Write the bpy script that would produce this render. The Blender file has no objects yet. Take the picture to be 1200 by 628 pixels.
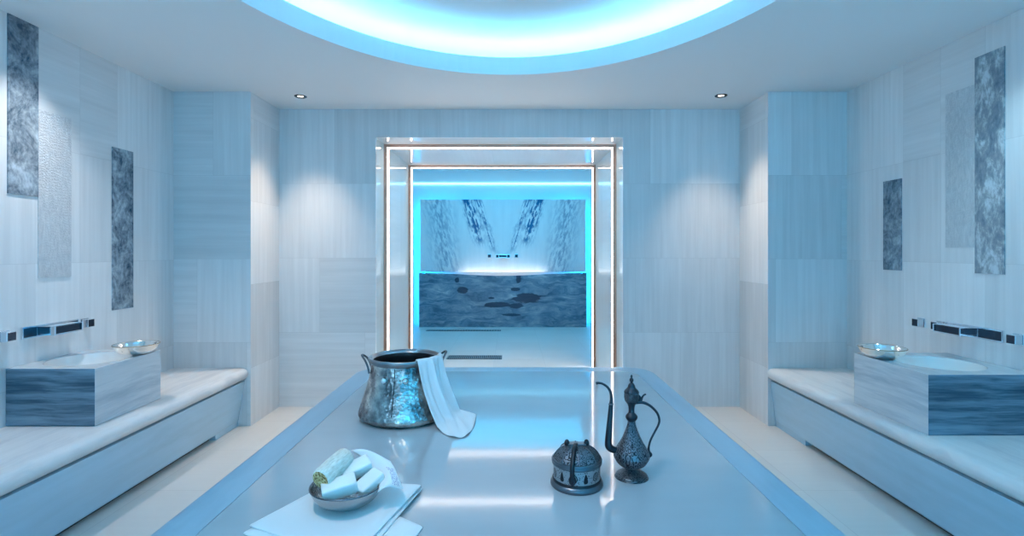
import bpy, bmesh, math, random
from mathutils import Vector, Matrix
random.seed(7)
PI = math.pi
SC = bpy.context.scene
COL = SC.collection
F, VX, VY, EYE = 610.0, 598.0, 294.5, 1.358      # focal length (px of 1200), vanishing point, eye height

# ------------------------------------------------------------------ helpers
def link(o):
    COL.objects.link(o); return o

def obj(name, bm, mat, parent=None, smooth=False, angle=None):
    me = bpy.data.meshes.new(name)
    bmesh.ops.recalc_face_normals(bm, faces=bm.faces[:])
    bm.to_mesh(me); bm.free()
    if mat:
        for m in (mat if isinstance(mat, (list, tuple)) else [mat]):
            me.materials.append(m)
    if smooth:
        for p in me.polygons: p.use_smooth = True
        if angle is not None:
            try: me.set_sharp_from_angle(angle=math.radians(angle))
            except Exception: pass
    o = link(bpy.data.objects.new(name, me))
    if parent:
        o.parent = parent
    return o

def thing(name, label, cat, loc=(0, 0, 0), rz=0.0, group=None):
    o = link(bpy.data.objects.new(name, None))
    o.empty_display_size = 0.05
    o.location = loc; o.rotation_euler = (0, 0, rz)
    tag(o, label, cat, group); return o

def tag(o, label, cat, group=None):
    o['label'] = label; o['category'] = cat
    if group: o['group'] = group
    return o

def struct(name, bm, mat, **k):
    o = obj(name, bm, mat, **k); o['kind'] = 'structure'; return o

def add_box(bm, x0, x1, y0, y1, z0, z1, bev=0.0, seg=2, mtx=None):
    vs = [bm.verts.new(p) for p in ((x0,y0,z0),(x1,y0,z0),(x1,y1,z0),(x0,y1,z0),(x0,y0,z1),(x1,y0,z1),(x1,y1,z1),(x0,y1,z1))]
    fs = [bm.faces.new([vs[i] for i in q]) for q in ((3,2,1,0),(4,5,6,7),(0,1,5,4),(1,2,6,5),(2,3,7,6),(3,0,4,7))]
    geo = vs
    if bev > 0:
        es = list({e for f in fs for e in f.edges})
        r = bmesh.ops.bevel(bm, geom=es, offset=bev, segments=seg, affect='EDGES', profile=0.5)
        geo = list({v for f in r['faces'] for v in f.verts} | {v for v in vs if v.is_valid})
    if mtx is not None:
        bmesh.ops.transform(bm, matrix=mtx, verts=geo)
    return bm

def box(*a, **k):
    return add_box(bmesh.new(), *a, **k)

def add_lathe(bm, prof, n=48, c=(0, 0, 0), uv=True, mod=None, closed=False):
    """prof: list of (r, z); mod(angle, i) -> radius factor"""
    lay = bm.loops.layers.uv.verify() if uv else None
    rings = []
    for i, (r, z) in enumerate(prof):
        if r < 1e-6:
            rings.append([bm.verts.new((c[0], c[1], c[2] + z))])
        else:
            rings.append([bm.verts.new((c[0] + r*(mod(2*PI*k/n, i) if mod else 1)*math.cos(2*PI*k/n),
                                        c[1] + r*(mod(2*PI*k/n, i) if mod else 1)*math.sin(2*PI*k/n), c[2] + z)) for k in range(n)])
    L = [0.0]
    for a, b in zip(prof, prof[1:]): L.append(L[-1] + math.hypot(b[0]-a[0], b[1]-a[1]))
    T = L[-1] or 1
    for i in range(len(prof) - 1):
        A, B = rings[i], rings[i+1]
        for k in range(n):
            k2 = (k+1) % n
            if len(A) == 1 and len(B) == 1: continue
            if len(A) == 1: vs, uvs = [A[0], B[k], B[k2]], [((k+.5)/n, L[i]/T), (k/n, L[i+1]/T), ((k+1)/n, L[i+1]/T)]
            elif len(B) == 1: vs, uvs = [A[k], A[k2], B[0]], [(k/n, L[i]/T), ((k+1)/n, L[i]/T), ((k+.5)/n, L[i+1]/T)]
            else: vs, uvs = [A[k], A[k2], B[k2], B[k]], [(k/n, L[i]/T), ((k+1)/n, L[i]/T), ((k+1)/n, L[i+1]/T), (k/n, L[i+1]/T)]
            f = bm.faces.new(vs)
            if lay:
                for lp, u in zip(f.loops, uvs): lp[lay].uv = u
    return bm

def lathe(prof, **k): return add_lathe(bmesh.new(), prof, **k)

def smooth_path(pts, n=8):
    """Catmull-Rom through tuples of any length"""
    out = []
    P = [pts[0]] + list(pts) + [pts[-1]]
    for i in range(1, len(P) - 2):
        for k in range(n):
            t = k / n
            out.append(tuple(0.5*((2*b) + (-a + c)*t + (2*a - 5*b + 4*c - d)*t*t + (-a + 3*b - 3*c + d)*t**3)
                             for a, b, c, d in zip(P[i-1], P[i], P[i+1], P[i+2])))
    out.append(tuple(pts[-1])); return out

def add_tube(bm, pts, n=12, flat=1.0):
    """pts: (x,y,z,r) swept circle, capped"""
    rings = []
    up = Vector((0, 1, 0))
    for i, p in enumerate(pts):
        a = Vector(pts[max(i-1, 0)][:3]); b = Vector(pts[min(i+1, len(pts)-1)][:3])
        t = (b - a).normalized()
        u = up - t*up.dot(t)
        if u.length < 1e-4: u = Vector((1, 0, 0)) - t*t.x
        u.normalize(); up = u
        w = t.cross(u)
        rings.append([bm.verts.new(Vector(p[:3]) + (u*math.cos(2*PI*k/n)*flat + w*math.sin(2*PI*k/n))*p[3]) for k in range(n)])
    for A, B in zip(rings, rings[1:]):
        for k in range(n):
            bm.faces.new([A[k], A[(k+1) % n], B[(k+1) % n], B[k]])
    bm.faces.new(rings[0][::-1]); bm.faces.new(rings[-1])
    return bm

def tube(pts, **k): return add_tube(bmesh.new(), pts, **k)

def add_prism(bm, prof, y0, y1, flip=False):
    """closed profile of (x, z) extruded along y"""
    A = [bm.verts.new((x, y0, z)) for x, z in prof]; B = [bm.verts.new((x, y1, z)) for x, z in prof]
    n = len(prof)
    for k in range(n):
        bm.faces.new([A[k], A[(k+1) % n], B[(k+1) % n], B[k]])
    bm.faces.new(A[::-1]); bm.faces.new(B)
    return bm

def rrect(x0, x1, y0, y1, r, n=10, rf=None):
    """rounded rectangle outline, counter-clockwise; rf radius of the near (y0) corners"""
    rf = r if rf is None else rf
    out = []
    for cx, cy, a0, rr in ((x1-r, y1-r, 0, r), (x0+r, y1-r, 90, r), (x0+rf, y0+rf, 180, rf), (x1-rf, y0+rf, 270, rf)):
        for k in range(n+1):
            a = math.radians(a0 + 90*k/n)
            out.append((cx + rr*math.cos(a), cy + rr*math.sin(a)))
    return out

def bridge(bm, loops):
    V = [[bm.verts.new(p) for p in lp] for lp in loops]
    n = len(V[0])
    for A, B in zip(V, V[1:]):
        for k in range(n):
            bm.faces.new([A[k], A[(k+1) % n], B[(k+1) % n], B[k]])
    return V

def grid_mesh(rows, uv=True):
    bm = bmesh.new(); lay = bm.loops.layers.uv.verify()
    V = [[bm.verts.new(p) for p in r] for r in rows]
    nr, nc = len(rows), len(rows[0])
    for i in range(nr-1):
        for j in range(nc-1):
            f = bm.faces.new([V[i][j], V[i][j+1], V[i+1][j+1], V[i+1][j]])
            for lp, (a, b) in zip(f.loops, ((j, i), (j+1, i), (j+1, i+1), (j, i+1))):
                lp[lay].uv = (a/(nc-1), b/(nr-1))
    return bm

def mod_solid(o, t, off=0.0):
    m = o.modifiers.new('thickness', 'SOLIDIFY'); m.thickness = t; m.offset = off; return o
def mod_sub(o, lv=1):
    m = o.modifiers.new('smooth', 'SUBSURF'); m.levels = lv; m.render_levels = lv; return o
def mod_bev(o, w, seg=2, ang=30):
    m = o.modifiers.new('bevel', 'BEVEL'); m.width = w; m.segments = seg; m.limit_method = 'ANGLE'; m.angle_limit = math.radians(ang); return o

# ------------------------------------------------------------------ node helper
class N:
    def __init__(s, name):
        s.m = bpy.data.materials.new(name); s.m.use_nodes = True
        s.t = s.m.node_tree; s.t.nodes.clear()
        s.out = s.t.nodes.new('ShaderNodeOutputMaterial')
        s.b = s.t.nodes.new('ShaderNodeBsdfPrincipled')
        s.t.links.new(s.b.outputs[0], s.out.inputs[0])
        s.tc = s.t.nodes.new('ShaderNodeTexCoord')
    def new(s, kind): return s.t.nodes.new(kind)
    def put(s, sock, v):
        if hasattr(v, 'is_output') or isinstance(v, bpy.types.NodeSocket): s.t.links.new(v, sock)
        else:
            if sock.type == 'RGBA' and len(v) == 3: v = (*v, 1)
            sock.default_value = v
    def math(s, op, a, b=0.0, c=None, clamp=False):
        n = s.new('ShaderNodeMath'); n.operation = op; n.use_clamp = clamp
        s.put(n.inputs[0], a); s.put(n.inputs[1], b)
        if c is not None: s.put(n.inputs[2], c)
        return n.outputs[0]
    def xyz(s, v):
        n = s.new('ShaderNodeSeparateXYZ'); s.put(n.inputs[0], v); return n.outputs
    def vec(s, x, y, z):
        n = s.new('ShaderNodeCombineXYZ')
        for i, v in enumerate((x, y, z)): s.put(n.inputs[i], v)
        return n.outputs[0]
    def noise(s, v, scale, detail=3, rough=.55, dist=0.0):
        n = s.new('ShaderNodeTexNoise'); s.put(n.inputs['Vector'], v)
        n.inputs['Scale'].default_value = scale; n.inputs['Detail'].default_value = detail
        n.inputs['Roughness'].default_value = rough; n.inputs['Distortion'].default_value = dist
        return n.outputs['Fac']
    def voro(s, v, scale, feature='F1'):
        n = s.new('ShaderNodeTexVoronoi'); n.feature = feature; s.put(n.inputs['Vector'], v)
        n.inputs['Scale'].default_value = scale; return n.outputs['Distance']
    def white(s, v):
        n = s.new('ShaderNodeTexWhiteNoise'); n.noise_dimensions = '3D'; s.put(n.inputs['Vector'], v); return n.outputs['Value']
    def ramp(s, f, stops):
        n = s.new('ShaderNodeValToRGB'); s.put(n.inputs[0], f)
        e = n.color_ramp.elements
        while len(e) < len(stops): e.new(.5)
        for el, (p, c) in zip(e, stops):
            el.position = p; el.color = (*c, 1) if not isinstance(c, (int, float)) else (c, c, c, 1)
        return n.outputs[0]
    def mix(s, f, a, b):
        n = s.new('ShaderNodeMix'); n.data_type = 'RGBA'
        s.put(n.inputs[0], f); s.put(n.inputs[6], a); s.put(n.inputs[7], b); return n.outputs[2]
    def scale(s, col, f):
        n = s.new('ShaderNodeMix'); n.data_type = 'RGBA'; n.blend_type = 'MULTIPLY'
        n.inputs[0].default_value = 1; s.put(n.inputs[6], col); s.put(n.inputs[7], f); return n.outputs[2]
    def bump(s, h, strength=.3, dist=.01):
        n = s.new('ShaderNodeBump'); n.inputs['Strength'].default_value = strength; n.inputs['Distance'].default_value = dist
        s.put(n.inputs['Height'], h); s.t.links.new(n.outputs[0], s.b.inputs['Normal'])
    def set(s, col=None, rough=None, metal=None, spec=None, coat=None):
        if col is not None: s.put(s.b.inputs['Base Color'], col)
        if rough is not None: s.put(s.b.inputs['Roughness'], rough)
        if metal is not None: s.put(s.b.inputs['Metallic'], metal)
        if spec is not None: s.put(s.b.inputs['Specular IOR Level'], spec)
        if coat is not None:
            s.put(s.b.inputs['Coat Weight'], coat); s.b.inputs['Coat Roughness'].default_value = .05
        return s.m

def plain(name, col, rough=.5, metal=0.0, spec=.5):
    n = N(name); return n.set(col, rough, metal, spec)

def emis(name, col, st):
    n = N(name); n.set((.8, .8, .8), .4)
    n.b.inputs['Emission Color'].default_value = (*col, 1); n.b.inputs['Emission Strength'].default_value = st
    return n.m

def tiles(name, u, v, tw, th, base=(.77, .78, .79), tone=.19, grain=.16, rough=.3, off=(0., 0.), horiz=.35, joint=.0025, spec=.5, stagger=.43):
    """honed marble cladding: tiles with their own tone and fine straight grain; u, v are axis indices"""
    n = N(name)
    c = n.xyz(n.tc.outputs['Object'])
    U = n.math('ADD', c[u], off[0]); V = n.math('ADD', c[v], off[1])
    vr = n.math('DIVIDE', V, th); row = n.math('FLOOR', vr)
    ur = n.math('DIVIDE', n.math('ADD', U, n.math('MULTIPLY', row, tw*stagger)), tw); colm = n.math('FLOOR', ur)
    w1 = n.white(n.vec(colm, row, .3)); w2 = n.white(n.vec(colm, row, 5.7))
    ishor = n.math('LESS_THAN', w2, horiz)
    seed = n.math('MULTIPLY', w1, 37.0)
    gv = n.noise(n.vec(n.math('MULTIPLY', U, 26.), n.math('MULTIPLY', V, .9), seed), 1.0, 5, .6)
    gh = n.noise(n.vec(n.math('MULTIPLY', U, .9), n.math('MULTIPLY', V, 26.), seed), 1.0, 5, .6)
    g = n.math('ADD', n.math('MULTIPLY', gv, n.math('SUBTRACT', 1., ishor)), n.math('MULTIPLY', gh, ishor))
    cl = n.noise(n.vec(n.math('MULTIPLY', U, 1.7), n.math('MULTIPLY', V, 1.7), seed), 1.0, 3)
    f = n.math('ADD', n.math('MULTIPLY', n.math('SUBTRACT', g, .5), grain*2), n.math('MULTIPLY', n.math('SUBTRACT', w1, .5), tone))
    f = n.math('ADD', f, n.math('MULTIPLY', n.math('SUBTRACT', cl, .5), .14))
    f = n.math('ADD', f, 1.0)
    fu = n.math('FRACT', ur); fv = n.math('FRACT', vr)
    ju = n.math('MULTIPLY', n.math('MINIMUM', fu, n.math('SUBTRACT', 1., fu)), tw)
    jv = n.math('MULTIPLY', n.math('MINIMUM', fv, n.math('SUBTRACT', 1., fv)), th)
    j = n.math('LESS_THAN', n.math('MINIMUM', ju, jv), joint/2)
    f = n.math('MULTIPLY', f, n.math('SUBTRACT', 1., n.math('MULTIPLY', j, .16)))
    return n.set(n.scale(base, n.vec(f, f, f)), rough, 0, spec)

def veined(name, base, dark, along, rough=.3, k=9., amount=.5, thr=(.45, .75), spec=.5, dist=.0, warp_amt=1.0):
    """marble block with veins running along the axes in `along` (0 = veins stretched that way)"""
    n = N(name); c = n.xyz(n.tc.outputs['Object'])
    s = [k, k, k]
    for a in along: s[a] = k*.07
    p = n.vec(*[n.math('MULTIPLY', c[i], s[i]) for i in range(3)])
    warp = n.noise(n.tc.outputs['Object'], 2.2, 2)
    p2 = n.new('ShaderNodeVectorMath'); p2.operation = 'ADD'; n.put(p2.inputs[0], p); n.put(p2.inputs[1], n.vec(n.math('MULTIPLY', warp, 1.6*warp_amt), 0., n.math('MULTIPLY', warp, 2.2*warp_amt)))
    g = n.noise(p2.outputs[0], 1.0, 6, .62, dist)
    r = n.ramp(g, [(thr[0], 0.), (thr[1], 1.)])
    fine = n.noise(n.vec(*[n.math('MULTIPLY', c[i], s[i]*4) for i in range(3)]), 1.0, 4)
    col = n.mix(n.math('MULTIPLY', r, amount), base, dark)
    f = n.math('ADD', .9, n.math('MULTIPLY', fine, .2))
    return n.set(n.scale(col, n.vec(f, f, f)), rough, 0, spec)

# ------------------------------------------------------------------ materials
M = {}
M['wall_back'] = tiles('honed marble tiles', 0, 2, .92, .65, off=(.35, 0.), rough=.34)
M['wall_side'] = tiles('honed marble side tiles', 1, 2, .30, .66, base=(.79, .80, .81), off=(.13, .03), rough=.30, tone=.12, grain=.18, horiz=.12, stagger=.0)
M['pier'] = tiles('honed marble pier tiles', 0, 2, .90, .65, off=(.25, .0), rough=.3, horiz=.5)
M['pier_side'] = tiles('honed marble pier side tiles', 1, 2, .7, .65, off=(.3, .2), rough=.3, horiz=.2)
M['floor'] = tiles('pale limestone floor tiles', 0, 1, .62, .60, base=(.71, .69, .66), off=(.2, .04), rough=.35, horiz=.9, tone=.05, grain=.04, joint=.004, stagger=.0)
M['ceiling'] = plain('white ceiling plaster', (.88, .88, .88), .8)
M['jamb'] = tiles('polished portal marble', 1, 2, 1.0, 1.18, base=(.66, .76, .79), tone=.05, grain=.07, rough=.06, horiz=.3, spec=.8)
M['lintel'] = tiles('polished portal marble overhead', 0, 1, 1.2, 1.0, base=(.76, .79, .83), tone=.05, grain=.06, rough=.10, spec=.8)
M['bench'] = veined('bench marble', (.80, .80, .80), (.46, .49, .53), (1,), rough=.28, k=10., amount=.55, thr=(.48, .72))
M['bench_front'] = veined('bench front marble', (.46, .66, .79), (.34, .52, .65), (1,), rough=.25, k=6., amount=.5)  # blue cast of the room light is mixed into this marble's colour
M['basin_block'] = veined('veined basin marble', (.68, .71, .74), (.28, .36, .44), (0, 1), rough=.25, k=16., amount=.8, thr=(.44, .70), warp_amt=.45)
M['basin_end'] = veined('shaded banded basin marble', (.24, .34, .42), (.03, .07, .11), (0, 1), rough=.25, k=24., amount=.95, thr=(.36, .62), warp_amt=.3)  # real dark banding, with the end faces' shade put into the base colour
M['basin_top'] = veined('basin top marble', (.60, .65, .69), (.34, .42, .49), (1,), rough=.25, k=9., amount=.6)
M['basin_bowl'] = plain('white polished bowl', (.92, .92, .91), .2)
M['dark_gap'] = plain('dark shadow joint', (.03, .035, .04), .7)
M['slab_edge'] = veined('slab border marble', (.44, .57, .66), (.28, .40, .50), (1,), rough=.30, k=7., amount=.6)  # darker border stone, its tint pushed towards the blue foreground light
M['slab_base'] = veined('slab base marble', (.70, .72, .74), (.5, .53, .57), (0, 1), rough=.3, k=6.)
M['white_led'] = emis('white light strip', (1.0, .90, .84), 8.)
M['copper'] = plain('copper channel', (.55, .30, .22), .35, 1.0)
M['blue_led'] = emis('blue cove light strip', (.15, .58, 1.0), 40.)
M['chrome'] = plain('chrome', (.75, .78, .82), .09, 1.0)
M['chrome_dark'] = plain('dark chrome face', (.02, .035, .06), .2, .6)
M['gunmetal'] = plain('dark patinated silver', (.045, .053, .065), .4, .85)

n = N('polished slab marble')
c = n.xyz(n.tc.outputs['Object'])
g = n.noise(n.vec(n.math('MULTIPLY', c[0], .8), n.math('MULTIPLY', c[1], 2.5), 0.), 1.3, 4)
M['slab_top'] = n.set(n.ramp(g, [(.3, (.44, .48, .51)), (.7, (.51, .54, .56))]), .075, 0, .6)

def stone(name, lo, hi, sc=9., rough=.22, stretch=1.0, thr=(.38, .66)):
    n = N(name); c = n.xyz(n.tc.outputs['Object'])
    p = n.vec(c[0], n.math('MULTIPLY', c[1], stretch), n.math('MULTIPLY', c[2], .8))
    a = n.noise(p, sc, 8, .72, .6); b = n.noise(p, sc*4.5, 4, .6)
    f = n.math('ADD', n.math('MULTIPLY', a, .72), n.math('MULTIPLY', b, .28))
    n.bump(f, .25, .004)
    mid = tuple((x + y)/2*.85 for x, y in zip(lo, hi))
    return n.set(n.ramp(f, [(thr[0], lo), (.5, mid), (thr[1], hi)]), rough)
M['dark_stone'] = stone('mottled blue grey stone', (.022, .06, .105), (.50, .60, .68), thr=(.37, .65))
M['dark_stone_pale'] = stone('streaked blue grey stone', (.03, .09, .16), (.62, .70, .74), 7., .25, 1.6, (.30, .60))
n = N('carved pale stone')
c = n.xyz(n.tc.outputs['Object'])
p = n.vec(n.math('MULTIPLY', c[0], 1.), n.math('MULTIPLY', c[1], 3.), c[2])
wv = n.noise(p, 18, 4, .6, 1.2)
rib = n.math('SINE', n.math('ADD', n.math('MULTIPLY', c[2], 380.), n.math('MULTIPLY', wv, 26.)))
n.bump(n.math('ADD', n.math('MULTIPLY', rib, .3), wv), .5, .006)
M['carved'] = n.set(n.ramp(wv, [(.3, (.55, .58, .61)), (.7, (.74, .76, .78))]), .4)

# book-matched feature wall (mirrored about the faucet axis)
n = N('book matched marble')
c = n.xyz(n.tc.outputs['Object'])
ax = n.math('ABSOLUTE', c[0]); t = c[2]
q = n.vec(n.math('MULTIPLY', ax, 2.2), .0, n.math('MULTIPLY', t, 1.0))
wa = n.noise(q, 3.2, 4, .6)
def vband(cx0, k, w):
    d = n.math('SUBTRACT', ax, n.math('ADD', n.math('MULTIPLY', t, k), cx0))
    d = n.math('ADD', d, n.math('MULTIPLY', n.math('SUBTRACT', wa, .5), .22))
    d = n.math('DIVIDE', n.math('ABSOLUTE', d), w)
    return n.math('SUBTRACT', 1., d, clamp=True)
hi_up = n.math('MULTIPLY', n.math('SUBTRACT', t, .42), 3.2, clamp=True)
b1 = n.math('MULTIPLY', n.math('MULTIPLY', vband(.26, .30, .17), 1.5), hi_up)
b2 = n.math('MULTIPLY', vband(.02, .34, .09), n.math('MULTIPLY', n.math('SUBTRACT', t, .30), 4., clamp=True))
b3 = n.math('MULTIPLY', vband(1.0, .16, .34), .5)
pat = n.noise(n.vec(n.math('MULTIPLY', n.math('SUBTRACT', ax, n.math('MULTIPLY', t, .3)), 3.2), 0., t), 6.5, 7, .66)
m_ = n.math('MULTIPLY', n.math('MAXIMUM', n.math('MAXIMUM', b1, b2), b3), n.math('MULTIPLY', n.math('SUBTRACT', pat, .44), 8., clamp=True), clamp=True)
basec = n.ramp(n.noise(n.vec(n.math('MULTIPLY', ax, 9.), 0., n.math('MULTIPLY', t, 1.2)), 1., 4), [(.3, (.74, .76, .78)), (.7, (.84, .85, .86))])
M['bookmatch'] = n.set(n.mix(n.math('MULTIPLY', m_, 1.25, clamp=True), basec, (.015, .13, .28)), .2)
# wavy slab with dark pools
n = N('wavy blue marble')
c = n.xyz(n.tc.outputs['Object'])
wx = n.noise(n.vec(n.math('MULTIPLY', c[0], 1.0), 0., n.math('MULTIPLY', c[2], 2.6)), 1.7, 3)
p = n.vec(n.math('MULTIPLY', c[0], 2.2), 0., n.math('ADD', n.math('MULTIPLY', c[2], 11.), n.math('MULTIPLY', wx, 5.)))
g1 = n.noise(p, 1., 8, .66)
p3 = n.vec(n.math('MULTIPLY', c[0], 1.5), 2., n.math('ADD', n.math('MULTIPLY', c[2], 5.), n.math('MULTIPLY', wx, 2.)))
g2 = n.noise(p3, 1.9, 5, .6)
colr = n.ramp(g1, [(.30, (.03, .08, .14)), (.48, (.13, .22, .30)), (.62, (.30, .39, .46)), (.78, (.66, .71, .74))])
def pool(px, pz, rx, rz):
    dx = n.math('DIVIDE', n.math('SUBTRACT', c[0], px), rx); dz = n.math('DIVIDE', n.math('SUBTRACT', c[2], pz), rz)
    r2 = n.math('ADD', n.math('MULTIPLY', dx, dx), n.math('MULTIPLY', dz, dz))
    r2 = n.math('ADD', r2, n.math('MULTIPLY', n.math('SUBTRACT', g1, .5), 3.))
    return n.math('MULTIPLY', n.math('SUBTRACT', 1., r2), 5., clamp=True)
pl = pool(.42, .52, .26, .09)
for a in ((-.12, .40, .24, .055), (.25, .38, .13, .045), (-.72, .66, .10, .06), (.28, .88, .04, .10), (.15, .22, .18, .025), (-.82, .84, .04, .05), (-.2, .52, .06, .02), (.22, .68, .09, .035)):
    pl = n.math('MAXIMUM', pl, pool(*a))
M['wavy'] = n.set(n.mix(n.math('MULTIPLY', pl, .9), colr, (.008, .03, .07)), .25)

# hammered tin bucket
n = N('hammered tinned metal')
v = n.voro(n.tc.outputs['Object'], 75.)
big = n.noise(n.tc.outputs['Object'], 9., 4)
n.bump(n.math('ADD', v, n.math('MULTIPLY', big, 1.3)), .45, .006)
M['bucket'] = n.set(n.ramp(n.noise(n.tc.outputs['Object'], 16., 5), [(.28, (.07, .075, .085)), (.48, (.33, .32, .32)), (.66, (.80, .76, .70))]), .20, 1.0)
M['rim_metal'] = plain('worn tinned rim', (.34, .34, .35), .3, 1.0)
M['bucket_in'] = plain('dark tinned inside', (.05, .05, .055), .35, .6)
M['bowl_metal'] = plain('polished tinned bowl', (.88, .86, .83), .12, 1.0)
n = N('hammered bowl metal')
n.bump(n.voro(n.tc.outputs['Object'], 130.), .35, .003)
M['soap_bowl'] = n.set((.42, .43, .44), .25, 1.0)

def fabric(name, col, sc=420.):
    n = N(name)
    w = n.noise(n.tc.outputs['Object'], sc, 2); big = n.noise(n.tc.outputs['Object'], 14., 3)
    n.bump(n.math('ADD', n.math('MULTIPLY', w, .4), big), .25, .003)
    n.b.inputs['Sheen Weight'].default_value = .25
    return n.set(col, .9)
M['towel'] = fabric('white cotton', (.86, .86, .86))
M['towel_trim'] = fabric('grey hem stitching', (.55, .57, .60))
M['soap'] = plain('white soap', (.90, .89, .85), .42)
n = N('loofah fibre')
c = n.xyz(n.tc.outputs['Object'])
fb = n.noise(n.vec(n.math('MULTIPLY', c[0], 260.), n.math('MULTIPLY', c[1], 260.), n.math('MULTIPLY', c[2], 60.)), 1., 4)
n.bump(fb, .6, .003)
M['loofah'] = n.set(n.ramp(fb, [(.3, (.62, .58, .48)), (.65, (.86, .84, .76))]), .9)
n = N('loofah cut end')
vv = n.voro(n.tc.outputs['Object'], 150.)
n.bump(vv, .7, .003)
M['loofah_end'] = n.set(n.ramp(vv, [(.2, (.22, .10, .03)), (.5, (.66, .40, .16)), (.8, (.85, .66, .36))]), .9)
n = N('printed wrapping paper')
uv = n.xyz(n.tc.outputs['UV'])
inband = n.math('MULTIPLY', n.math('GREATER_THAN', uv[0], .56), n.math('LESS_THAN', uv[0], .92))
inband = n.math('MULTIPLY', inband, n.math('MULTIPLY', n.math('GREATER_THAN', uv[1], .42), n.math('LESS_THAN', uv[1], .95)))
ln = n.math('SINE', n.math('MULTIPLY', uv[0], 88.))
br = n.noise(n.vec(n.math('MULTIPLY', uv[0], 14.), n.math('MULTIPLY', uv[1], 30.), 0.), 1., 2)
ink = n.math('MULTIPLY', inband, n.math('MULTIPLY', n.math('GREATER_THAN', ln, .0), n.math('GREATER_THAN', br, .47)))
M['paper'] = n.set(n.mix(n.math('MULTIPLY', ink, .75), (.86, .86, .86), (.22, .16, .40)), .7)

# engraved silver: medallions and drops around a band (uv), and a plainer arabesque
n = N('pierced silver band')
uv = n.xyz(n.tc.outputs['UV'])
cu = n.math('MULTIPLY', uv[0], 12.); cell = n.math('FLOOR', cu)
odd = n.math('MODULO', cell, 2.)
p_ = n.math('SUBTRACT', n.math('FRACT', cu), .5); q_ = n.math('MULTIPLY', n.math('SUBTRACT', uv[1], .5), 1.25)
r_ = n.math('SQRT', n.math('ADD', n.math('MULTIPLY', p_, p_), n.math('MULTIPLY', q_, q_)))
med = n.math('MULTIPLY', n.math('GREATER_THAN', n.math('SINE', n.math('MULTIPLY', r_, 48.)), -.2), n.math('LESS_THAN', r_, .36))
pk = n.math('MULTIPLY', p_, n.math('ADD', 2.7, n.math('MULTIPLY', q_, 4.2)))
drop = n.math('LESS_THAN', n.math('ADD', n.math('MULTIPLY', pk, pk), n.math('MULTIPLY', n.math('MULTIPLY', q_, q_), 1.3)), .17)
dk = n.math('ADD', n.math('MULTIPLY', med, n.math('SUBTRACT', 1., odd)), n.math('MULTIPLY', drop, odd), clamp=True)
dots = n.math('LESS_THAN', n.voro(n.vec(n.math('MULTIPLY', uv[0], 84.), n.math('MULTIPLY', uv[1], 9.), 0.), 1.), .30)
dk = n.math('MAXIMUM', dk, n.math('MULTIPLY', dots, .8))
edge = n.math('GREATER_THAN', n.math('ABSOLUTE', n.math('SUBTRACT', uv[1], .5)), .44)
dk = n.math('MAXIMUM', dk, edge)
n.bump(n.math('SUBTRACT', 1., dk), .5, .003)
M['pierced'] = n.set(n.mix(dk, (.40, .43, .46), (.012, .014, .02)), .35, n.math('SUBTRACT', .85, n.math('MULTIPLY', dk, .5)))
def filigree(name, su, sv, lo=(.018, .02, .026), hi=(.20, .22, .25), thr=(.10, .22)):
    n = N(name); uv = n.xyz(n.tc.outputs['UV'])
    e = n.voro(n.vec(n.math('MULTIPLY', uv[0], su), n.math('MULTIPLY', uv[1], sv), 0.), 1.)
    w = n.math('ABSOLUTE', n.math('SINE', n.math('MULTIPLY', e, 9.)))
    n.bump(w, .5, .002)
    return n.set(n.ramp(w, [(.25, lo), (.9, hi)]), .36, .85)
M['filigree'] = filigree('engraved dark silver', 30., 9.)
M['filigree_fine'] = filigree('engraved dark silver fine', 14., 16., hi=(.15, .17, .19))
M['silver_worn'] = plain('worn silver edge', (.15, .165, .19), .34, .95)
M['silver_dark'] = plain('blackened silver', (.035, .04, .048), .4, .8)
n = N('drain grate'); c = n.xyz(n.tc.outputs['Object'])
M['drain'] = n.set((.30, .33, .35), .35, .8)

# ------------------------------------------------------------------ setting
XL, XR = -2.62, 2.62
PL, PR = -2.02, 2.005          # inner faces of the piers
YB, YP = 4.55, 4.05            # back wall, pier front
YF = -2.2                      # wall behind the camera
H = 2.6
TL, TR, TT = -1.175, .985, 2.354   # portal
YT = 6.3                       # far end of the portal
struct('floor', box(XL-.1, XR+.1, YF-.1, 10.0, -.1, 0), M['floor'])
struct('wall_left', box(XL-.12, XL, YF, YB+.1, 0, H), M['wall_side'])
struct('wall_right', box(XR, XR+.12, YF, YB+.1, 0, H), M['wall_side'])
struct('wall_front', box(XL-.12, XR+.12, YF-.12, YF, 0, H), M['wall_back'])
def pier(name, x0, x1):
    bm = box(x0, x1, YP, YB, 0, H)
    o = struct(name, bm, [M['pier'], M['pier_side']])
    for p in o.data.polygons:
        if abs(p.normal.x) > .5: p.material_index = 1
    return o
pier('wall_pier_left', XL, PL); pier('wall_pier_right', PR, XR)
bm = bmesh.new()
add_box(bm, XL-.1, TL, YB, YB+.02, 0, H); add_box(bm, TR, XR+.1, YB, YB+.02, 0, H); add_box(bm, TL, TR, YB, YB+.02, TT, H)
struct('wall_back', bm, M['wall_back'])
# portal passage
struct('wall_passage_left', box(TL-.3, TL, YB+.02, YT, 0, TT), M['jamb'])
struct('wall_passage_right', box(TR, TR+.3, YB+.02, YT, 0, TT), M['jamb'])
struct('ceiling_passage', box(TL-.3, TR+.3, YB+.02, YT, TT, 2.9), M['lintel'])

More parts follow.
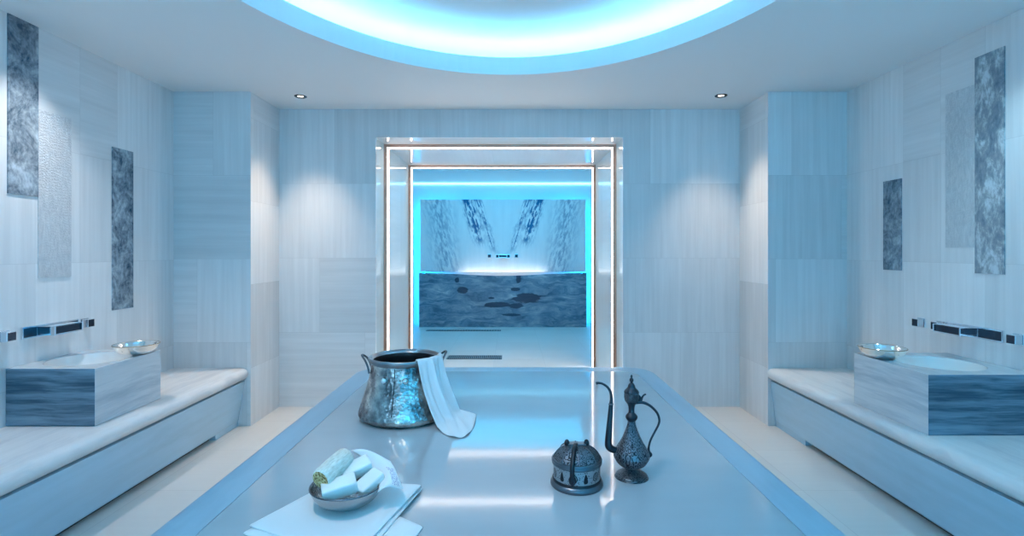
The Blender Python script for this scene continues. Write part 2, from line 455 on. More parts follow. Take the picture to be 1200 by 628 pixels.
# main ceiling: elliptical opening, fascia, cove ledge, upper ceiling
OC, OA, OB = (-.01, 1.85), 1.45, 1.81
ZF, ZU, LED = 2.722, 2.87, .42
NN = 128
def ell(k, extra, z):
    a = 2*PI*k/NN
    return (OC[0] + (OA+extra)*math.cos(a), OC[1] + (OB+extra)*math.sin(a), z)
def outer(k, z):
    a = 2*PI*k/NN; dx, dy = math.cos(a)*OA, math.sin(a)*OB
    x0, x1, y0, y1 = XL-.12-OC[0], XR+.12-OC[0], YF-.12-OC[1], YB+.02-OC[1]
    s = min([(x1/dx if dx > 0 else x0/dx) if abs(dx) > 1e-6 else 1e9, (y1/dy if dy > 0 else y0/dy) if abs(dy) > 1e-6 else 1e9])
    return (OC[0]+dx*s, OC[1]+dy*s, z)
bm = bmesh.new()
V = bridge(bm, [[outer(k, H) for k in range(NN)], [ell(k, .0, H) for k in range(NN)], [ell(k, 0, ZF) for k in range(NN)],
                [ell(k, .03, ZF) for k in range(NN)], [ell(k, .03, ZF-.06) for k in range(NN)], [ell(k, LED, ZF-.06) for k in range(NN)], [ell(k, LED, ZU) for k in range(NN)]])
# corner fill of the flat ceiling (the fan above skips the rectangle's corners)
for cx, cy in ((XL-.12, YF-.12), (XR+.12, YF-.12), (XL-.12, YB+.02), (XR+.12, YB+.02)):
    best = min(range(NN), key=lambda k: (outer(k, H)[0]-cx)**2 + (outer(k, H)[1]-cy)**2)
    cand = []
    for k in (best-1, best, best+1):
        cand.append((k % NN, outer(k % NN, H)))
    k0 = None
    for k in (best-1, best):
        a, b = outer(k % NN, H), outer((k+1) % NN, H)
        onx = lambda p: abs(p[0]-cx) < 1e-6
        if onx(a) != onx(b): k0 = k
    if k0 is not None:
        cv = bm.verts.new((cx, cy, H)); bm.faces.new([V[0][k0 % NN], cv, V[0][(k0+1) % NN]])
ceil = struct('ceiling', bm, M['ceiling'])
bm = bmesh.new()
V = bridge(bm, [[ell(k, LED+.02, z) for k in range(NN)] for z in (ZU, ZU+.04)])
bm.faces.new(V[0]); bm.faces.new(V[1])
struct('ceiling_recess', bm, M['ceiling'])
bm = bmesh.new()
V = bridge(bm, [[ell(k, e, z) for k in range(NN)] for e, z in ((.14, ZF-.055), (.16, ZF-.055), (.16, ZF-.04), (.14, ZF-.04), (.14, ZF-.055))])
tag(obj('cove_light_strip', bm, M['blue_led']), 'bluish white light glowing in the oval ceiling cove', 'light strip')

# far room beyond the portal
BX0, BX1, BY = -2.35, 2.15, 9.8
struct('wall_far_left', box(BX0-.1, BX0, YT-.05, BY, 0, 2.9), M['wall_side'])
struct('wall_far_right', box(BX1, BX1+.1, YT-.05, BY, 0, 2.9), M['wall_side'])
struct('wall_far_back', box(BX0-.1, BX1+.1, BY, BY+.1, 0, 2.9), M['ceiling'])
bm = bmesh.new(); add_box(bm, BX0-.1, TL-.3, YT-.05, YT, 0, 2.9); add_box(bm, TR+.3, BX1+.1, YT-.05, YT, 0, 2.9)
struct('wall_far_front', bm, M['wall_back'])
struct('ceiling_far', box(BX0-.1, BX1+.1, YT-.05, BY+.1, 2.9, 3.0), M['ceiling'])
PXc = -.135
bm = box(-1.51, 1.51, 0, .08, 0.0, 1.32, bev=.004)
fp = obj('feature_wall_panel', bm, M['bookmatch']); fp.location = (PXc, 9.50, .985)
tag(fp, 'tall book-matched white marble panel with V-shaped blue veins behind the spout', 'wall panel')
# trough counter under it, front lip dipping to the middle
bm = bmesh.new()
nx = 40; rows = []
def lip(x): return .97 - .05*(math.cos(x/1.5*PI*.5)**2)
top_f = [(-1.5 + 3*i/nx, 0, lip(-1.5+3*i/nx)) for i in range(nx+1)]
prof = [[(x, .0, 0.) for x, _, _ in top_f], [(x, .0, z) for x, _, z in top_f], [(x, .03, z) for x, _, z in top_f], [(x, .03, z-.08) for x, _, z in top_f], [(x, .16, z-.08) for x, _, z in top_f], [(x, .16, 0.) for x, _, z in top_f]]
V = [[bm.verts.new(p) for p in r] for r in prof]
for A, B in zip(V, V[1:]):
    for k in range(nx): bm.faces.new([A[k], A[k+1], B[k+1], B[k]])
for k in (0, nx): bm.faces.new([r[k] for r in V])
tr = thing('trough_counter', 'long blue marble counter with dark wavy veins below the far spout', 'counter', (PXc, 9.33, 0))
obj('front_slab', bm, M['wavy'], tr)
obj('trough_light', box(-.75, .75, .06, .13, .865, .885), emis('warm white trough light', (1., .93, .86), 7.), tr)
# far cove line and halo strips
M['cyan'] = emis('cyan light strip', (.0, .42, 1.0), 19.)
M['cyan_line'] = emis('cyan white light line', (.25, .75, 1.0), 2.2)
tag(obj('cove_light_line', box(BX0+.05, BX1-.05, BY-.03, BY-.005, 2.615, 2.645), M['cyan_line']), 'thin cyan light line across the top of the far back wall', 'light strip')
hs = thing('halo_light', 'cyan light strips glowing around the edges of the veined feature panel', 'light strip', (PXc, 9.62, 0))
for x in (-1.46, 1.46): obj('side_strip', box(x-.015, x+.015, 0, .03, .001, 2.25), M['cyan'], hs)
obj('top_strip', box(-1.4, 1.4, 0, .03, 2.22, 2.25), emis('dim cyan light strip', (.0, .46, 1.), 3.5), hs)
# drains and floor inlay of the passage
def px(x, y, z):                          # a point of the photograph on the horizontal plane z
    s = (y - VY)/(EYE - z); return ((x - VX)/s, F/s)
for nm, y0, y1, xa, xb, lab in (('d', 416.6, 421.0, 523, 588, 'dark slotted floor drain just beyond the portal'), ('e', 386.6, 388., 499, 587, 'thin floor drain in front of the wavy marble counter')):
    (ax_, ya), (bx_, yb) = px(xa, y1, 0), px(xb, y0, 0)
    ax_ = (xa-VX)/F*ya; bx_ = (xb-VX)/F*ya
    bm = box(ax_, bx_, ya, yb, .0, .004)
    t_ = thing('floor_drain', lab, 'drain', ((ax_+bx_)/2, (ya+yb)/2, 0))
    cx, cy = (ax_+bx_)/2, (ya+yb)/2; w2, d2 = (bx_-ax_)/2, (yb-ya)/2
    bm.free()
    obj('frame', box(-w2, w2, -d2, d2, .001, .003), M['dark_gap'], t_)
    bm = bmesh.new(); k = 28
    for i in range(k):
        x0 = -w2 + 2*w2*i/k
        add_box(bm, x0+.004, x0+2*w2/k-.006, -d2+.008, d2-.008, .003, .006)
    obj('grate', bm, M['drain'], t_)

# ------------------------------------------------------------------ portal light frames
def portal_light(y, label):
    t = thing('portal_light', label, 'light strip', (0, y, 0), group=None)
    def frame(dep, y0, y1):
        bm = bmesh.new()
        add_box(bm, TL, TL+dep, y0, y1, 0.002, TT-.0005); add_box(bm, TR-dep, TR, y0, y1, 0.002, TT-.0005)
        add_box(bm, TL+dep, TR-dep, y0, y1, TT-dep, TT-.0005)
        return bm
    obj('diffuser', frame(.026, -.040, .040), M['white_led'], t)
    obj('channel', frame(.030, .040, .046), M['copper'], t)
    obj('channel', frame(.030, -.046, -.040), M['copper'], t)
    return t
portal_light(4.88, 'near white light strip framing the portal, closest to the room')
portal_light(6.04, 'far white light strip framing the inner end of the portal')

# ------------------------------------------------------------------ recessed downlights
def downlight(x, y, label):
    t = thing('ceiling_downlight', label, 'downlight', (x, y, H))
    obj('trim_ring', lathe([(.024, .0), (.026, -.003), (.044, -.006), (.048, -.003), (.048, 0)], n=32), M['chrome_dark'], t, smooth=True)
    obj('lens', lathe([(.0, -.001), (.024, -.001), (.024, .0)], n=32), emis('lamp lens', (1., .9, .78), 3.), t)
    return t
downlight(-1.68, 4.17, 'small recessed ceiling downlight left of the portal')
downlight(1.68, 4.15, 'small recessed ceiling downlight right of the portal')

# ------------------------------------------------------------------ stone strips on the side walls
def strip(side, y0, y1, z0, z1, mat, name, label, proud=.006):
    x0, x1 = (XL-.003, XL+proud) if side < 0 else (XR-proud, XR+.003)
    tag(obj(name, box(x0, x1, y0, y1, z0, z1), mat), label, 'wall panel')
strip(-1, 2.71, 2.885, 1.66, H-.001, M['dark_stone'], 'stone_panel', 'tall dark mottled stone strip reaching the ceiling on left wall')
strip(-1, 2.885, 3.10, 1.21, 2.146, M['carved'], 'carved_panel', 'pale ribbed stone panel beside the tall dark strip on left wall')
strip(-1, 3.42, 3.61, .97, 2.046, M['dark_stone'], 'stone_panel', 'dark mottled stone strip above the metal bowl on left wall')
strip(1, 2.755, 2.93, 1.235, 2.445, M['dark_stone_pale'], 'stone_panel', 'tall streaked blue stone strip on right wall above the spout')
strip(1, 2.93, 3.13, 1.38, 2.30, M['carved'], 'carved_panel', 'pale ribbed stone panel next to the tall streaked strip on right wall', .004)
strip(1, 3.48, 3.65, 1.23, 1.846, M['dark_stone'], 'stone_panel', 'short dark stone strip on right wall near the pier')

# ------------------------------------------------------------------ benches
def bench(sg, nose, base, label, gap_y):
    t = thing('marble_bench', label, 'bench', (0, 0, 0))
    wall = 2.618
    pr = [(wall, .45), (nose+.045, .45)]
    for k in range(1, 9):
        a = PI/2 + PI*k/8
        pr.append((nose+.045 + .045*math.cos(a), .405 + .045*math.sin(a)))
    pr += [(nose+.06, .35), (wall, .35)]
    y0, y1 = YF+.02, YP
    obj('seat_slab', add_prism(bmesh.new(), [(sg*x, z) for x, z in pr], y0, y1), M['bench'], t, smooth=True, angle=30)
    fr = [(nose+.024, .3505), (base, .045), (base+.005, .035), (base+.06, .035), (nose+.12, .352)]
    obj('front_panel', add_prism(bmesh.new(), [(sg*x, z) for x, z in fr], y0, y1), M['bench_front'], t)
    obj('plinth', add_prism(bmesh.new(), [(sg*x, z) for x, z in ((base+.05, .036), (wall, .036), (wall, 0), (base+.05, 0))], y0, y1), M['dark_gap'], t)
    obj('plinth_return', add_prism(bmesh.new(), [(sg*x, z) for x, z in ((base+.003, .04), (base+.05, .04), (base+.05, 0), (base+.003, 0))], gap_y, y1), M['bench_front'], t)
    return t
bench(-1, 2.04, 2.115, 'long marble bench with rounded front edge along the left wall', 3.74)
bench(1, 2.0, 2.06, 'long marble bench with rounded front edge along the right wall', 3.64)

# ------------------------------------------------------------------ wash basins
def basin(xa, xb, y0, y1, label):
    """xa..xb block width (xb or xa at the wall)"""
    cx, cy = (xa+xb)/2, (y0+y1)/2
    t = thing('wash_basin', label, 'basin', (cx, cy, .45))
    hx, hy, r, h = abs(xb-xa)/2, (y1-y0)/2, .197, .30
    angs = sorted(set([round(2*PI*k/72, 6) for k in range(72)] + [round(math.atan2(sy*hy, sx*hx) % (2*PI), 6) for sx in (-1, 1) for sy in (-1, 1)]))
    def rect(a):
        c, s = math.cos(a), math.sin(a)
        k = min(hx/abs(c) if abs(c) > 1e-9 else 1e9, hy/abs(s) if abs(s) > 1e-9 else 1e9); return (c*k, s*k)
    bm = bmesh.new()
    R = [rect(a) for a in angs]
    V = bridge(bm, [[(r*math.cos(a), r*math.sin(a), h-.03) for a in angs], [(r*math.cos(a), r*math.sin(a), h) for a in angs],
                    [(x, y, h) for x, y in R], [(x, y, 0) for x, y in R]])
    bm.faces.new(V[-1])
    o = obj('block', bm, [M['basin_block'], M['basin_end'], M['basin_top']], t); mod_bev(o, .004, 2, 60)
    for p in o.data.polygons: p.material_index = 1 if abs(p.center.y) > hy*.99 else (2 if p.normal.z > .7 else 0)
    pr = [(r-.0005, h-.003)]
    for k in range(1, 13):
        a = PI/2*k/12
        pr.append(((r-.001)*math.cos(a)**.8 if k < 12 else 0.0, h-.003-.15*math.sin(a)))
    obj('bowl', lathe(pr, n=64), M['basin_bowl'], t, smooth=True)
    obj('drain', lathe([(0, .152), (.018, .152), (.02, .150)], n=24), M['chrome'], t, smooth=True)
basin(XL+.001, -2.155, 2.70, 3.21, 'veined marble block basin on the left bench')
basin(2.06, XR-.001, 2.565, 3.12, 'veined marble block basin on the right bench')

def metal_bowl(x, y, label):
    t = thing('metal_bowl', label, 'bowl', (x, y, .751))
    pr = [(0, .0), (.045, .0), (.070, .006), (.092, .018), (.106, .034), (.113, .050), (.1165, .056), (.118, .0585), (.116, .060), (.111, .054), (.103, .036), (.089, .021), (.068, .010), (.044, .004), (0, .004)]
    pr = smooth_path(pr, 3)
    obj('shell', lathe(pr, n=64), M['bowl_metal'], t, smooth=True)
    bm = bmesh.new()
    add_tube(bm, [(.1175*math.cos(2*PI*k/48), .1175*math.sin(2*PI*k/48), .0585, .0022) for k in range(49)], n=8)
    obj('rim', bm, plain('bronze rim', (.42, .33, .22), .25, 1.0), t, smooth=True)
metal_bowl(-2.215, 3.085, 'shiny shallow metal bowl on the corner of the left basin')
metal_bowl(2.125, 2.975, 'shiny shallow metal bowl on the corner of the right basin')

# ------------------------------------------------------------------ wall faucets
def spout_set(loc, rz, label, w=.36, sw=.19, dep=.11, off=0.0, h=.066):
    """local: wall plane y=0, room towards -y, x along the wall"""
    t = thing('wall_spout', label, 'faucet', loc, rz)
    obj('wall_plate', box(-w/2, w/2, -.012, 0, -h/2, h/2, bev=.002), M['chrome'], t)
    bm = bmesh.new(); q = sw/2
    add_box(bm, off-q, off+q, -dep, -.012, -.024, -.016, bev=.0015)
    add_box(bm, off-q, off-q+.008, -dep, -.012, -.017, .024, bev=.0015); add_box(bm, off+q-.008, off+q, -dep, -.012, -.017, .024, bev=.0015)
    add_box(bm, off-q, off+q, -dep*.8, -.012, .019, .026, bev=.0015)
    obj('spout', bm, M['chrome'], t)
    obj('spout_mouth', box(off-q+.009, off+q-.009, -dep*.93, -.013, -.0155, .0185), M['chrome_dark'], t)
    obj('plate_inset', box(-w/2+.006, off-q-.004, -.0135, -.011, -h/2+.008, h/2-.008), M['chrome_dark'], t)
    if off+q < w/2-.012: obj('plate_inset', box(off+q+.004, w/2-.006, -.0135, -.011, -h/2+.008, h/2-.008), M['chrome_dark'], t)
    return t
def valve(loc, rz, label, a=.05, group=None):
    t = thing('wall_valve', label, 'faucet handle', loc, rz, group)
    obj('escutcheon', box(-a/2-.004, a/2+.004, -.006, 0, -a/2-.004, a/2+.004, bev=.0015), M['chrome'], t)
    obj('handle', box(-a/2, a/2, -.045, -.006, -a/2, a/2, bev=.003), M['chrome'], t)
    obj('handle_face', box(-a/2+.004, a/2-.004, -.0465, -.045, -a/2+.004, a/2-.004), M['chrome_dark'], t)
ZV = .918
spout_set((XL, 2.965, ZV), PI/2, 'chrome waterfall spout on left wall above the basin')
valve((XL, 3.20, ZV), PI/2, 'square chrome valve right of the spout on left wall')
valve((XL, 2.69, ZV), PI/2, 'square chrome valve at the left edge on left wall')
spout_set((XR, 2.94, .905), -PI/2, 'chrome waterfall spout on right wall above the basin', off=-.06)
valve((XR, 3.165, .905), -PI/2, 'square chrome valve touching the far end of right wall spout')
valve((XR, 3.315, .905), -PI/2, 'square chrome valve farthest from the spout on right wall')
valve((XR, 2.68, .905), -PI/2, 'square chrome valve at the right edge on right wall')
spout_set((PXc, 9.50, 1.27), 0, 'small chrome spout centred on the far marble panel', w=.26, sw=.15)
valve((PXc-.245, 9.50, 1.275), 0, 'square chrome valve left of the spout on far panel', .06)
valve((PXc+.245, 9.50, 1.275), 0, 'square chrome valve right of the spout on far panel', .06)

# ------------------------------------------------------------------ central heated slab
ZS = .668
t = thing('marble_slab', 'large low polished marble slab in the centre of the room', 'massage slab', (0, 0, 0))
ox0, ox1, oy0, oy1 = -.894, .835, 1.0, 3.13
ix0, ix1, iy0, iy1 = -.765, .718, 1.12, 2.995
inn = rrect(ix0, ix1, iy0, iy1, .10, 10)
def off(d, r=.17): return rrect(ox0+d, ox1-d, oy0+d, oy1-d, r-d if r > d else .01, 10)
bm = bmesh.new()
V = bridge(bm, [[(x, y, ZS-.03) for x, y in inn], [(x, y, ZS-.001) for x, y in inn]])
V2 = [bm.verts.new((x, y, ZS)) for x, y in rrect(ix0+.0015, ix1-.0015, iy0+.0015, iy1-.0015, .0985, 10)]
for k in range(len(V2)): bm.faces.new([V[1][k], V[1][(k+1) % len(V2)], V2[(k+1) % len(V2)], V2[k]])
bm.faces.new(V2)
obj('slab_top', bm, M['slab_top'], t)
inn2 = rrect(ix0-.001, ix1+.001, iy0-.001, iy1+.001, .101, 10)
bm = bmesh.new()
loops = [[(x, y, ZS-.03) for x, y in inn2], [(x, y, ZS-.0005) for x, y in inn2]]
R = .03
for k in range(0, 9):
    a = PI/2*k/8
    loops.append([(x, y, ZS - .0005 - R + R*math.cos(a)) for x, y in off(R - R*math.sin(a))])
loops.append([(x, y, ZS-.12) for x, y in off(0)])
loops.append([(x, y, ZS-.12) for x, y in off(.05)])
bridge(bm, loops)
obj('slab_border', bm, M['slab_edge'], t, smooth=True, angle=40)
bm = bmesh.new()
V = bridge(bm, [[(x, y, ZS-.031) for x, y in off(.05)], [(x, y, .0) for x, y in off(.10)]])
bm.faces.new(V[0]); bm.faces.new(V[1])
obj('slab_base', bm, M['slab_base'], t)

# ------------------------------------------------------------------ bucket with towel
BC = (-.442, 2.186)
t = thing('metal_bucket', 'hammered metal cauldron with flared base standing on the slab', 'bucket', (BC[0], BC[1], ZS))
pr_out = [(0, .001), (.150, .0), (.170, .004), (.186, .016), (.190, .028), (.184, .050), (.172, .085), (.160, .120), (.150, .155), (.143, .190), (.139, .218), (.138, .228)]
pr_lip = [(.138, .228), (.146, .236), (.150, .247), (.148, .253), (.143, .254), (.137, .249), (.131, .240)]
pr_in = [(.131, .240), (.130, .22), (.136, .18), (.150, .12), (.168, .07), (.178, .035), (.168, .012), (.12, .008), (0, .008)]
obj('body', lathe(smooth_path(pr_out, 4), n=72), M['bucket'], t, smooth=True)
obj('rim', lathe(smooth_path(pr_lip, 4), n=72), M['rim_metal'], t, smooth=True)
obj('inside', lathe(smooth_path(pr_in, 4), n=72), M['bucket_in'], t, smooth=True)
def handle_pts(ang, pts, r=.0042):
    ca, sa = math.cos(ang), math.sin(ang)
    return smooth_path([(x*ca - y*sa, x*sa + y*ca, z, r) for x, y, z in pts], 4)
hp = [(.142, -.036, .190), (.147, -.036, .215), (.158, -.030, .240), (.172, -.014, .256), (.176, 0., .259), (.172, .014, .256), (.158, .030, .240), (.147, .036, .215), (.142, .036, .190)]
for a in (math.radians(187), math.radians(20)):
    hd = obj('handle', tube(handle_pts(a, hp), n=10), M['silver_worn'], t, smooth=True)
for a in (-112, -78):
    a = math.radians(a); bm = bmesh.new()
    bmesh.ops.create_uvsphere(bm, u_segments=16, v_segments=10, radius=.013)
    bmesh.ops.transform(bm, matrix=Matrix.Translation((.147*math.cos(a), .147*math.sin(a), .180)), verts=bm.verts)
    obj('boss', bm, M['bowl_metal'], t, smooth=True)
bm = bmesh.new()
for a in (-95,):
    a = math.radians(a)
    pts = [((r+.0015)*math.cos(a), (r+.0015)*math.sin(a), z, .0012) for r, z in [(.138, .226), (.143, .190), (.150, .155), (.160, .12), (.172, .085), (.184, .05)]]
    add_tube(bm, smooth_path(pts, 3), n=6)
obj('seam', bm, M['silver_dark'], t, smooth=True)

# draped towel: rows run across it, from inside the bucket over the rim down onto the slab
def prof_r(z):
    P = pr_out
    for (r0, z0), (r1, z1) in zip(P[1:], P[2:]):
        if z0 <= z <= z1 or z1 <= z <= z0: return r0 + (r1-r0)*((z-z0)/(z1-z0) if z1 != z0 else 0)
    return .14
keys = [  # (left angle, right angle, radius, z, ripple)
    (-60, 2, .112, .19, .001), (-61, 2, .124, .225, .001), (-62, 2, .135, .258, .001), (-62, 2, .146, .266, .002), (-61, 3, .158, .258, .003), (-60, 4, .162, .235, .005),
    (-59, 4, .164, .205, .007), (-57, 6, .170, .165, .009), (-55, 8, .182, .120, .010), (-52, 10, .198, .075, .011), (-49, 12, .212, .035, .011), (-47, 14, .224, .014, .007)]
rows = []; nc = 41
for a0, a1, r, z, am in keys:
    row = []
    for j in range(nc):
        u = j/(nc-1); a = math.radians(a0 + (a1-a0)*u)
        rr = r + am*1.0*math.sin(u*17.+z*6) + am*.7*math.sin(u*33.+1.+z*4)
        row.append((rr*math.cos(a), rr*math.sin(a), z))
    rows.append(row)
# onto the slab, fanning out to the lower right
tipL, tipM, tipR = (.165, -.185), (.284, -.315), (.30, .01)
last = rows[-1]
for s_, zz in ((.25, .010), (.5, .010), (.75, .010), (1.0, .007)):
    row = []
    for j in range(nc):
        u = j/(nc-1)
        b = ((1-u)**2*tipL[0] + 2*u*(1-u)*(tipM[0]*1.18-.02) + u*u*tipR[0], (1-u)**2*tipL[1] + 2*u*(1-u)*(tipM[1]*1.35) + u*u*tipR[1])
        row.append((last[j][0] + (b[0]-last[j][0])*s_, last[j][1] + (b[1]-last[j][1])*s_, zz + .005*math.sin(u*21.+s_*2.)*(1-.5*s_)))
    rows.append(row)
tw = obj('draped_towel', grid_mesh(rows), M['towel'], smooth=True)
tw.location = (BC[0], BC[1], ZS); mod_solid(tw, .004, 1.0); mod_sub(tw, 2)
tag(tw, 'white cotton towel draped over the rim of the metal cauldron', 'towel')

# ------------------------------------------------------------------ folded towel with soap bowl
def pad(bm, quad, z0, th, n=16, r=.006, wob=.0015, sd=0):
    """soft folded cloth layer over a quad (4 xy points, ccw)"""
    rnd = random.Random(sd)
    def P(u, v):
        a, b, c, d = quad
        return tuple((1-u)*(1-v)*a[i] + u*(1-v)*b[i] + u*v*c[i] + (1-u)*v*d[i] for i in (0, 1))
    ph = [rnd.random()*6 for _ in range(4)]
    top, bot = [], []
    for i in range(n+1):
        tr, br_ = [], []
        for j in range(n+1):
            u, v = j/n, i/n
            x, y = P(u, v); e = min(u, 1-u, v, 1-v)
            k = min(1., e*n/1.0) if e > 0 else 0
            w = wob*(math.sin(u*7+ph[0]) + math.sin(v*6+ph[1]) + math.sin((u+v)*9+ph[2]))
            tr.append(bm.verts.new((x, y, z0 + th*(.35 + .65*k) + w*k)))
            br_.append(bm.verts.new((x, y, z0 + (0 if k else th*.12))))
        top.append(tr); bot.append(br_)
    for i in range(n):
        for j in range(n):
            bm.faces.new([top[i][j], top[i][j+1], top[i+1][j+1], top[i+1][j]])
            bm.faces.new([bot[i+1][j], bot[i+1][j+1], bot[i][j+1], bot[i][j]])
    for j in range(n):
        for A, B in ((top[0], bot[0]), (top[n], bot[n])):
            bm.faces.new([A[j], A[j+1], B[j+1], B[j]])
        for c_ in (0, n):
            bm.faces.new([top[j][c_], top[j+1][c_], bot[j+1][c_], bot[j][c_]])
    return bm
ft = thing('folded_towel', 'folded white towel lying on the slab under the soap bowl', 'towel', (-.43, 1.33, ZS+.0005))
def rel(q): return [(x+.43, y-1.33) for x, y in q]
Lq = [(-.600, 1.06), (-.315, 1.10), (-.252, 1.502), (-.525, 1.535)]
q3 = [(-.645, 1.275), (-.345, 1.13), (-.252, 1.500), (-.515, 1.530)]
q2 = [(-.650, 1.255), (-.335, 1.10), (-.250, 1.502), (-.520, 1.533)]
q1 = [(-.640, 1.20), (-.270, 1.055), (-.215, 1.30), (-.52, 1.52)]
o = obj('lower_fold', pad(bmesh.new(), rel(q1), 0., .008, sd=1), M['towel'], ft, smooth=True); mod_sub(o, 1)
o = obj('middle_fold', pad(bmesh.new(), rel(q2), .007, .009, sd=2), M['towel'], ft, smooth=True); mod_sub(o, 1)
o = obj('upper_fold', pad(bmesh.new(), rel(q3), .0155, .009, sd=3), M['towel'], ft, smooth=True); mod_sub(o, 1)
ZT = ZS + .0255
SB = (-.430, 1.372)
t = thing('soap_bowl', 'small hammered metal bowl holding soaps, standing on the folded towel', 'bowl', (SB[0], SB[1], ZT+.001))
pr = [(0, .0), (.036, .0), (.055, .004), (.074, .016), (.087, .034), (.093, .049), (.094, .051), (.0915, .051), (.084, .035), (.071, .019), (.053, .008), (.034, .004), (0, .004)]
obj('shell', lathe(smooth_path(pr, 3), n=64), M['soap_bowl'], t, smooth=True)
obj('rim', tube([(.0932*math.cos(2*PI*k/48), .0932*math.sin(2*PI*k/48), .051, .002) for k in range(49)], n=8), M['silver_worn'], t, smooth=True)
ZB = ZT + .001
def soap(loc, rot, size, label):
    bm = bmesh.new()
    x, y, z = (s_/2 for s_ in size)
    add_box(bm, -x, x, -y, y, -z, z, bev=.005, seg=3)
    o = obj('soap_bar', bm, M['soap'], smooth=True, angle=40); o.location = loc; o.rotation_euler = [math.radians(a) for a in rot]
    tag(o, label, 'soap', 'soap bars in the metal bowl')
soap((-.440, 1.340, ZB+.056), (10, -10, 22), (.086, .052, .034), 'white soap bar lowest at the front of the metal bowl')
soap((-.418, 1.412, ZB+.074), (14, -16, 30), (.078, .048, .030), 'white soap bar at the back of the bowl beside the loofah')
soap((-.370, 1.368, ZB+.055), (8, -24, 48), (.072, .046, .030), 'white soap bar on the right, next to the printed paper')
# loofah
lo = thing('loofah', 'cylindrical loofah sponge with brown cut end, leaning in the soap bowl', 'sponge', (-.488, 1.337, ZB+.076))
d = Vector((.034, .090, .022)).normalized()
lo.rotation_mode = 'QUATERNION'; lo.rotation_quaternion = Vector((0, 0, 1)).rotation_difference(d)
rl = .0275
pr = [(rl*.86, 0), (rl*.97, .003), (rl, .01), (rl*1.03, .05), (rl, .09), (rl*.93, .104), (rl*.5, .108), (0, .108)]
obj('body', lathe(pr, n=40, mod=lambda a, i: 1+.02*math.sin(a*9)), M['loofah'], lo, smooth=True)
obj('cut_end', lathe([(0, -.0005), (rl*.4, -.0015), (rl*.86, 0)], n=40), M['loofah_end'], lo, smooth=True)
# printed paper
A_, B_, C_, D_ = Vector((-.452, 1.470, .102)), Vector((-.330, 1.435, .088)), Vector((-.281, 1.368, .042)), Vector((-.336, 1.318, .052))
rows = []
for i in range(15):
    v = i/14; row = []
    for j in range(19):
        u = j/18
        p = (A_*(1-u) + B_*u)*(1-v) + (Vector((-.372, 1.425, .050))*(1-u) + C_*u)*v if False else (A_*(1-v) + D_*v)*(1-u) + (B_*(1-v) + C_*v)*u
        p = p + Vector((.030*math.sin(v*PI)*(1-u), .018*math.sin(v*PI)*(1-u), .010*math.sin(u*PI) - .012*math.sin(v*PI)*(1-u) + .003*math.sin(v*7+u*5)))
        row.append((p.x, p.y, p.z))
    rows.append(row)
pp = obj('wrapping_paper', grid_mesh(rows), M['paper'], smooth=True); pp.location = (0, 0, ZB)
mod_solid(pp, .0012); tag(pp, 'white printed wrapping paper with purple lettering tucked behind the soaps', 'paper')

# ------------------------------------------------------------------ ornate box
t = thing('ornate_box', 'small round engraved silver box with domed lid and clasp', 'box', (.197, 1.544, ZS), rz=0)
obj('base', lathe([(0, 0), (.075, 0), (.0775, .004), (.0775, .010), (.074, .014), (.0715, .017), (.069, .019)], n=64), M['silver_worn'], t, smooth=True, angle=50)
obj('base_band', lathe([(.0718, .0165), (.0722, .021), (.070, .024), (.069, .024)], n=64), M['silver_dark'], t, smooth=True)
obj('body', lathe([(.0685, .019), (.0690, .066)], n=96), M['pierced'], t, smooth=True)
obj('rim', lathe([(.0685, .064), (.0735, .066), (.0745, .070), (.073, .0735), (.0745, .076), (.073, .080), (.069, .081)], n=64), M['silver_worn'], t, smooth=True, angle=50)
fac = lambda a, i: 1 - .045*(1-abs(math.cos(a*4)))**1.0 if 0 < i < 6 else 1
obj('lid', lathe(smooth_path([(.070, .080), (.066, .087), (.059, .098), (.049, .107), (.036, .114), (.022, .118), (0, .119)], 3), n=96, mod=lambda a, i: 1 - .04*abs(math.sin(a*4))), M['filigree'], t, smooth=True)
bm = bmesh.new()
for k in range(8):
    a = 2*PI*k/8
    add_tube(bm, smooth_path([(r*math.cos(a), r*math.sin(a), z, .0016) for r, z in ((.070, .081), (.066, .088), (.059, .099), (.049, .108), (.036, .115), (.022, .119))], 3), n=6)
obj('lid_ribs', bm, M['silver_worn'], t, smooth=True)
obj('top_plate', box(-.026, .026, -.013, .013, .117, .122, bev=.002), M['silver_worn'], t)
for x in (-.029, .029):
    obj('hinge_knob', lathe(smooth_path([(0, .114), (.006, .115), (.008, .122), (.006, .129), (.003, .132), (0, .133)], 3), n=20, c=(x, .0, 0)), M['silver_dark'], t, smooth=True)
a = math.radians(-107); ca, sa = math.cos(a), math.sin(a)
P3 = [(.012, .124), (.036, .119), (.052, .108), (.066, .092), (.0765, .078), (.0765, .055), (.075, .040)]
bm = bmesh.new(); L_, R_ = [], []
for (r, z) in smooth_path(P3, 4):
    wdt = .006 if z > .05 else .010
    for lst, sgn in ((L_, -1), (R_, 1)):
        lst.append((r*ca - sgn*wdt*sa, r*sa + sgn*wdt*ca, z))
bm = grid_mesh([L_, [tuple((p+q)/2 + (.0012*ca if i == 0 else .0012*sa if i == 1 else .001) for i, (p, q) in enumerate(zip(A, B))) for A, B in zip(L_, R_)], R_])
o = obj('clasp_strap', bm, M['silver_dark'], t, smooth=True); mod_solid(o, .003, 0)
bm = bmesh.new(); bmesh.ops.create_uvsphere(bm, u_segments=16, v_segments=10, radius=.0105)
bmesh.ops.transform(bm, matrix=Matrix.Translation((.074*ca, .074*sa, .040)) @ Matrix.Rotation(a, 4, 'Z') @ Matrix.Diagonal((.5, 1, 1.3, 1)), verts=bm.verts)
obj('clasp', bm, M['silver_dark'], t, smooth=True)

